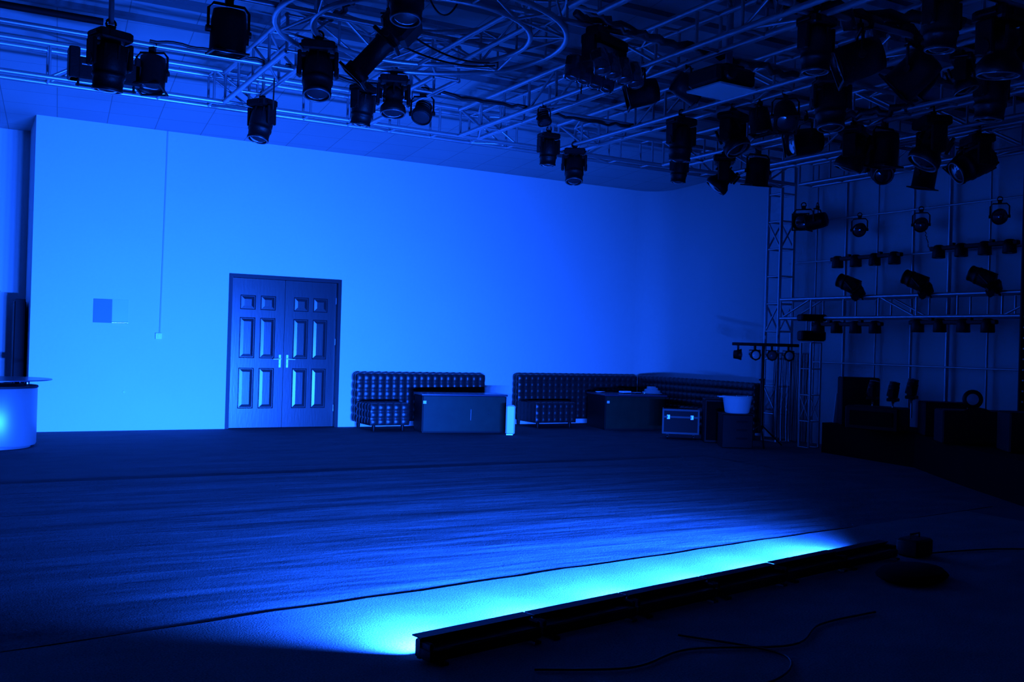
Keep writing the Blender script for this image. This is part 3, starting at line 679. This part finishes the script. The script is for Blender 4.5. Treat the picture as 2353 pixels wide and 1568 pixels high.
o = MB().box((0, 0, .022), (.19, .12, .04), ch=.006).build('tissue_box', M_white, loc=(10.22, 13.98, ZT2), rot=(0, 0, .1)); tag(o, 'flat white tissue box on the right hand table', 'box')
o = MB().box((0, 0, .014), (.15, .1, .026), ch=.004).build('paper_stack', M_grey, loc=(10.42, 13.92, ZT2), rot=(0, 0, .1)); tag(o, 'low grey stack of paper between the tissue box and the cloth pile', 'paper')
o = MB().lathe([(.012, 0), (.018, .01), (.014, .025), (0, .03)], 12).build('glass_ball', M_chrome, loc=(10.50, 13.80, ZT2)); tag(o, 'tiny shining metal knob in front of the cloth pile', 'ornament')
cp = MB(); 
for k in range(6): cp.lathe([(0, k*.022), (.17-.018*k, k*.022+.002), (.18-.02*k, k*.022+.012), (.16-.018*k, k*.022+.021), (0, k*.022+.022)], 22, Matrix.Translation((.008*((-1)**k), 0, 0)) @ Matrix.Diagonal((1.05, .7, 1, 1)))
o = cp.build('cloth_pile', M_pile, loc=(10.66, 13.80, ZT2), rot=(0, 0, -.3)); tag(o, 'rounded pile of folded pale cloth on the right end of the right hand table', 'cloth')

# flight case
fcse = thing('flight_case', 'small black flight case with metal edges and two latches on castors', 'flight case', (9.98, 12.17, 0), rot=(0, 0, math.radians(-38)))
W_, D_, H_ = .54, .36, .38; zb = .085
MB().box((0, 0, zb+H_/2), (W_-.02, D_-.02, H_-.02)).build('case_body', M_box, fcse)
e = MB()
for y in (-D_/2, D_/2):
    for z in (zb+.012, zb+H_-.012, zb+H_-.12): e.box((0, y, z), (W_, .014, .028))
    for x in (-W_/2, W_/2): e.box((x, y, zb+H_/2), (.026, .026, H_))
for x in (-W_/2, W_/2):
    for z in (zb+.012, zb+H_-.012): e.box((x, 0, z), (.014, D_, .028))
M_edge = mat('aluminium_edge', (.07, .07, .08), .5, 0, vary=(9, .2), spec=.3)
e.build('edge_trim', M_edge, fcse)
for x in (-.19, .17):
    MB().box((x, -D_/2-.012, zb+H_-.12), (.055, .014, .075), ch=.006).tube((x-.015, -D_/2-.02, zb+H_-.1), (x-.015, -D_/2-.02, zb+H_-.14), .006).build('latch', M_ring, fcse)
for x in (-.2, .2):
    for y in (-.12, .12): MB().tube((x-.012, y, .036), (x+.012, y, .036), .035, 14).box((x, y, .07), (.04, .04, .03)).build('castor', M_black, fcse)

bs = thing('loudspeaker', 'black wooden box loudspeaker beside the small flight case', 'speaker', (10.22, 11.6, 0), rot=(0, 0, math.radians(-35)))
MB().box((0, 0, .33), (.42, .40, .66), ch=.012).build('cabinet', M_box, bs); MB().box((0, -.205, .33), (.36, .012, .58), ch=.004).build('grille', M_stage, bs)
bx = thing('equipment_crate', 'black equipment crate carrying the white tub', 'crate', (9.98, 10.93, 0), rot=(0, 0, math.radians(-32)))
MB().box((0, 0, .24), (.44, .40, .48), ch=.01).build('crate_body', M_box, bx)
for z in (.14, .26, .38): MB().box((.06, -.203, z), (.16, .006, .03)).build('vent_slot', M_blackm, bx)
MB().box((0, 0, .487), (.46, .42, .012)).build('crate_lid', M_box, bx)
tb = thing('white_tub', 'oval white plastic tub with a wide lip, sitting on the black crate', 'tub', (9.96, 10.88, .495), rot=(0, 0, math.radians(-30)))
MB().lathe([(0.0, 0), (.16, 0), (.175, .02), (.205, .2), (.215, .245), (.22, .25), (.205, .25), (.19, .2), (.165, .03), (0, .02)], 26).build('tub_body', M_white, tb)
MB().box((-.235, 0, .235), (.09, .12, .018), ch=.004).build('lip_handle', M_white, tb)
for a in (0, 1): MB().lathe([(.01, .0), (.006, .015), (0, .018)], 8, Matrix.Translation((-.05+.16*a, -.2, .252))).build('rim_knob', M_chrome, tb)

# ------------------------------------------------------------------ T-bar stand with four lamps
ts = thing('lighting_stand', 'black T bar stand with four small lamps in front of the corner truss tower', 'lamp stand', (10.43, 10.87, 0), rot=(0, 0, math.radians(-29.7)))
MB().tube((0, 0, .25), (0, 0, 1.49), .022, 10).build('pole', M_black, ts); MB().tube((0, 0, .25), (0, 0, 1.0), .03, 10).tube((-.05, 0, .98), (.0, 0, .98), .012).build('pole_sleeve', M_black, ts)
MB().box((.03, 0, 1.50), (.98, .045, .045), ch=.006).build('cross_bar', M_black, ts)
for k in range(3):
    a = 2*PI*k/3+.4; MB().tube((0, 0, .32), (.38*math.cos(a), .38*math.sin(a), .012), .012).build('tripod_leg', M_black, ts)
M_lamp = mat('painted_sheen_glass', (.9, .9, .95), .25, vary=(6, .2), coat=1)  # base colour lifted to stand in for the shine on the glass
M_lamp2 = mat('dim_lamp_glass', (.12, .13, .16), .25, vary=(6, .2), coat=1)
for i, (x, rz, m_) in enumerate(((-.37, 75, M_lamp2), (-.125, 8, M_lamp), (.125, -6, M_lamp2), (.37, 4, M_lamp))):
    c = MB(); Mx = Matrix.Rotation(PI/2, 4, 'X')
    c.lathe([(.03, -.07), (.06, -.065), (.07, .0), (.085, .045), (.08, .05), (.065, .045)], 8, Mx)
    c.box((0, .0, .10), (.03, .03, .08)); c.path([(-.085, 0, 0), (-.085, 0, .07), (.085, 0, .07), (.085, 0, 0)], .008)
    cn = c.build('lamp_can', M_black, ts, loc=(x, 0, 1.345), rot=(0, 0, math.radians(rz)))
    MB().lathe([(.058, .0445), (.05, .052), (.03, .06), (0, .064)], 18, Mx).build('lamp_glass', m_, cn)
# stack of black fixtures on the short tower
def stack(name, label, loc, dims, rz=-30):
    t = thing(name, label, 'stage device', loc, rot=(0, 0, math.radians(rz)))
    MB().box((0, 0, dims[2]/2), dims, ch=.02).build('device_case', M_box, t); MB().box((0, -dims[1]/2-.006, dims[2]/2), (dims[0]*.8, .012, dims[2]*.6), ch=.004).build('front_grille', M_stage, t)
    return t
stack('effect_machine', 'black box at the right end of the T bar, on the short tower top', (11.12, 10.6, 1.575), (.36, .26, .15))
MB_pole = MB().tube((0, 0, 0), (0, 0, .14), .015).tube((.1, 0, 0), (.1, 0, .14), .012).tube((-.1, 0, 0), (-.1, 0, .14), .012)
o = MB_pole.build('support_posts', M_alu, loc=(11.14, 10.62, 1.728)); tag(o, 'three thin posts between the two black boxes on the short tower', 'posts')
stack('effect_machine', 'wider black box on thin posts at the top of the short tower stack', (11.14, 10.62, 1.87), (.38, .28, .10))

# tinsel curtain
tc_ = MB()
for k in range(41):
    x = k*.0135; w_ = .010; z1 = 1.38; yy = .02*math.sin(k*2.1); tw = .8*math.sin(k*1.7)
    c_, s_ = w_/2*math.cos(tw), w_/2*math.sin(tw)
    n_ = 6
    for j in range(n_):
        a, b = .05+(z1-.05)*j/n_, .05+(z1-.05)*(j+1)/n_
        o1, o2 = .006*math.sin(j*1.3+k), .006*math.sin((j+1)*1.3+k)
        tc_.add([(x-c_+o1, yy-s_, a), (x+c_+o1, yy+s_, a), (x+c_+o2, yy+s_, b), (x-c_+o2, yy-s_, b)], [(0, 1, 2, 3)])
tn = thing('foil_curtain', 'dark shimmering strip curtain between the truss tower and the short tower', 'curtain', (10.98, 11.2, 0), rot=(0, 0, math.radians(-60)))
tag(tc_.build('foil_strips', M_tinsel, tn), kind='stuff'); MB().tube((-.02, 0, 1.385), (.56, 0, 1.385), .01).build('curtain_rod', M_alu, tn)
o = MB().box((0, 0, .2), (.07, .02, .42), ch=.004).build('white_post_panel', M_white, loc=(10.90, 9.90, .43), rot=(0, math.radians(5), math.radians(-30))); tag(o, 'narrow leaning white panel just right of the short tower', 'panel')

# ------------------------------------------------------------------ stage platform and the dark clutter on it
sp = MB(); poly = [(11.55, 10.0), (10.75, 10.0), (10.55, 8.3), (9.6, 6.9), (8.8, 5.6), (8.2, 3.6), (11.55, 3.6)]
n = len(poly); sp.add([(x, y, 0.0) for x, y in poly]+[(x, y, .42) for x, y in poly], [tuple(range(n)), tuple(range(2*n-1, n-1, -1))]+[(i, n+i, n+(i+1) % n, (i+1) % n) for i in range(n)])
stg = thing('stage_platform', 'low black stage platform in the dark right corner', 'stage', (0, 0, .001))
sp.build('platform_deck', M_stage, stg)
ZS = .422
def cabinet(lb, loc, d, rz=-40, cone=True):
    t = thing('loudspeaker', lb, 'speaker', loc, rot=(0, 0, math.radians(rz)))
    MB().box((0, 0, d[2]/2), d, ch=.015).build('cabinet', M_box, t)
    if cone: MB().lathe([(d[0]*.38, 0), (d[0]*.34, -.01), (d[0]*.1, -.05), (0, -.03)], 20, Matrix.Translation((0, -d[1]/2-.002, d[2]*.4)) @ Matrix.Rotation(PI/2, 4, 'X')).build('speaker_cone', M_blackm, t)
    return t
cabinet('rounded black speaker at the left of the dark stage clutter', (10.95, 9.55, ZS), (.5, .4, .66))
cabinet('low black speaker cabinet in the middle of the dark stage clutter', (10.72, 8.0, ZS), (.56, .38, .42))
cabinet('wide black speaker cabinet at the right of the dark stage clutter', (10.12, 7.2, ZS), (.72, .42, .38))
cabinet('black cabinet at the far right picture edge of the stage', (9.9, 6.35, ZS), (.55, .45, .42))
def floor_head(lb, loc, s=1, rz=0, tilt=0):
    place('beam', loc, 0, tilt, s, lb, 'small moving heads standing on the stage boxes', spin=(180, 0, rz))
for (x, y, z, lb) in ((10.5, 8.92, .78, 'leftmost small black moving head standing on the stage clutter'), (10.5, 8.60, .78, 'middle small black moving head standing on the stage clutter'), (10.5, 8.32, .82, 'rightmost small black moving head standing on the stage clutter')):
    floor_head(lb, (x, y, z+.01 if z > .8 else z), .60, 20, 10)
stack('equipment_case', 'black case under the three small moving heads', (10.5, 8.84, ZS), (.72, .36, .31), -75)
dr = thing('round_drum_lamp', 'round pale lens facing the camera on a black stand, right part of the stage', 'stage light', (10.15, 7.22, ZS+.382), rot=(0, 0, math.radians(-48)))
MB().lathe([(.06, -.1), (.10, -.08), (.11, .0), (.08, .01)], 22, Matrix.Translation((0, 0, .12)) @ Matrix.Rotation(PI/2, 4, 'X')).box((0, .02, .01), (.1, .1, .02)).build('lamp_shell', M_black, dr)
MB().lathe([(.079, .008), (.05, .012), (0, .014)], 22, Matrix.Translation((0, 0, .12)) @ Matrix.Rotation(PI/2, 4, 'X')).build('lamp_lens', M_lamp, dr)
# tall bead column at the right edge
bc = thing('led_column', 'tall black column with a vertical row of tiny pale beads at the right edge', 'led column', (11.0, 7.10, .422), rot=(0, 0, math.radians(-45)))
MB().box((0, 0, 1.74), (.22, .06, 3.44), ch=.006).build('column_body', M_blackm, bc)
bd = MB()
for k in range(26): bd.lathe([(.012, 0), (.009, .006), (0, .009)], 8, Matrix.Translation((-.07, -.031, .35+k*.125)) @ Matrix.Rotation(PI/2, 4, 'X'))
bd.build('bead_row', M_lamp, bc)
MB().box((0, 0, .02), (.4, .4, .04), ch=.005).build('foot_plate', M_blackm, bc)

# ------------------------------------------------------------------ left: round bar counter, chair, recess furniture
ct = thing('round_counter', 'white round drum counter with a dark glass top at the left edge', 'counter', (.45, 13.28, 0))
MB().lathe([(.44, 0), (.44, .03)], 48).build('base_ring', M_edge, ct)
MB().lathe([(.49, .03), (.50, .05), (.50, .70), (.49, .71)], 64).build('drum', M_drum, ct)
MB().lathe([(.505, .71), (.51, .72), (.505, .735)], 64).build('dark_rim', M_blackm, ct)
MB().lathe([(.655, .80), (.66, .806), (.655, .812)], 64).build('glass_top', M_tabletop, ct)
for a in (-.5, -1.6, .8, 2.2, 3.6):
    MB().lathe([(.02, .735), (.032, .755), (.032, .78), (.02, .80)], 14, Matrix.Translation((.42*math.cos(a), .42*math.sin(a), 0))).build('spacer_ball', M_chrome, ct)
ch_ = thing('bar_chair', 'dark chair with a slatted back behind the round counter at the left edge', 'chair', (.30, 15.0, 0), rot=(0, 0, .3))
MB().box((0, 0, .46), (.42, .42, .05), ch=.012).build('seat', M_leather, ch_)
for x in (-.18, .18):
    for y in (-.18, .18): MB().tube((x, y, 0), (x*.95, y*.95, .44), .016).build('leg', M_black, ch_)
bk = MB(); 
for x in (-.19, .19): bk.tube((x, .19, .46), (x, .22, 1.15), .015)
for z in (.7, .85, 1.0, 1.12): bk.box((0, .21, z), (.38, .015, .07))
bk.build('backrest', M_black, ch_)
cb = thing('tall_cabinet', 'tall black cabinet in the shaded recess left of the back wall', 'cabinet', (.855, 15.72, 0))
MB().box((0, 0, .90), (.15, .5, 1.80), ch=.01).build('cabinet_body', M_box, cb); MB().box((-.0, -.255, .98), (.13, .012, 1.7), ch=.004).build('cabinet_door', M_blackm, cb)
pr_ = MB(); pr_.lathe([(0, 0), (.2, -.06), (.21, -.07), (.0, -.03)], 18)
o = thing('table_parasol', 'small dark lamp shade on a thin pole in the recess at the left edge', 'lamp', (.45, 15.6, 0)); 
MB().tube((0, 0, .01), (0, 0, 1.93), .012).build('pole', M_black, o); MB().lathe([(0, 2.02), (.03, 2.0), (.16, 1.93), (.15, 1.925), (0, 1.96)], 20).build('shade', M_stage, o); MB().lathe([(.14, 0), (.14, .015), (.02, .03)], 20).build('base', M_black, o)
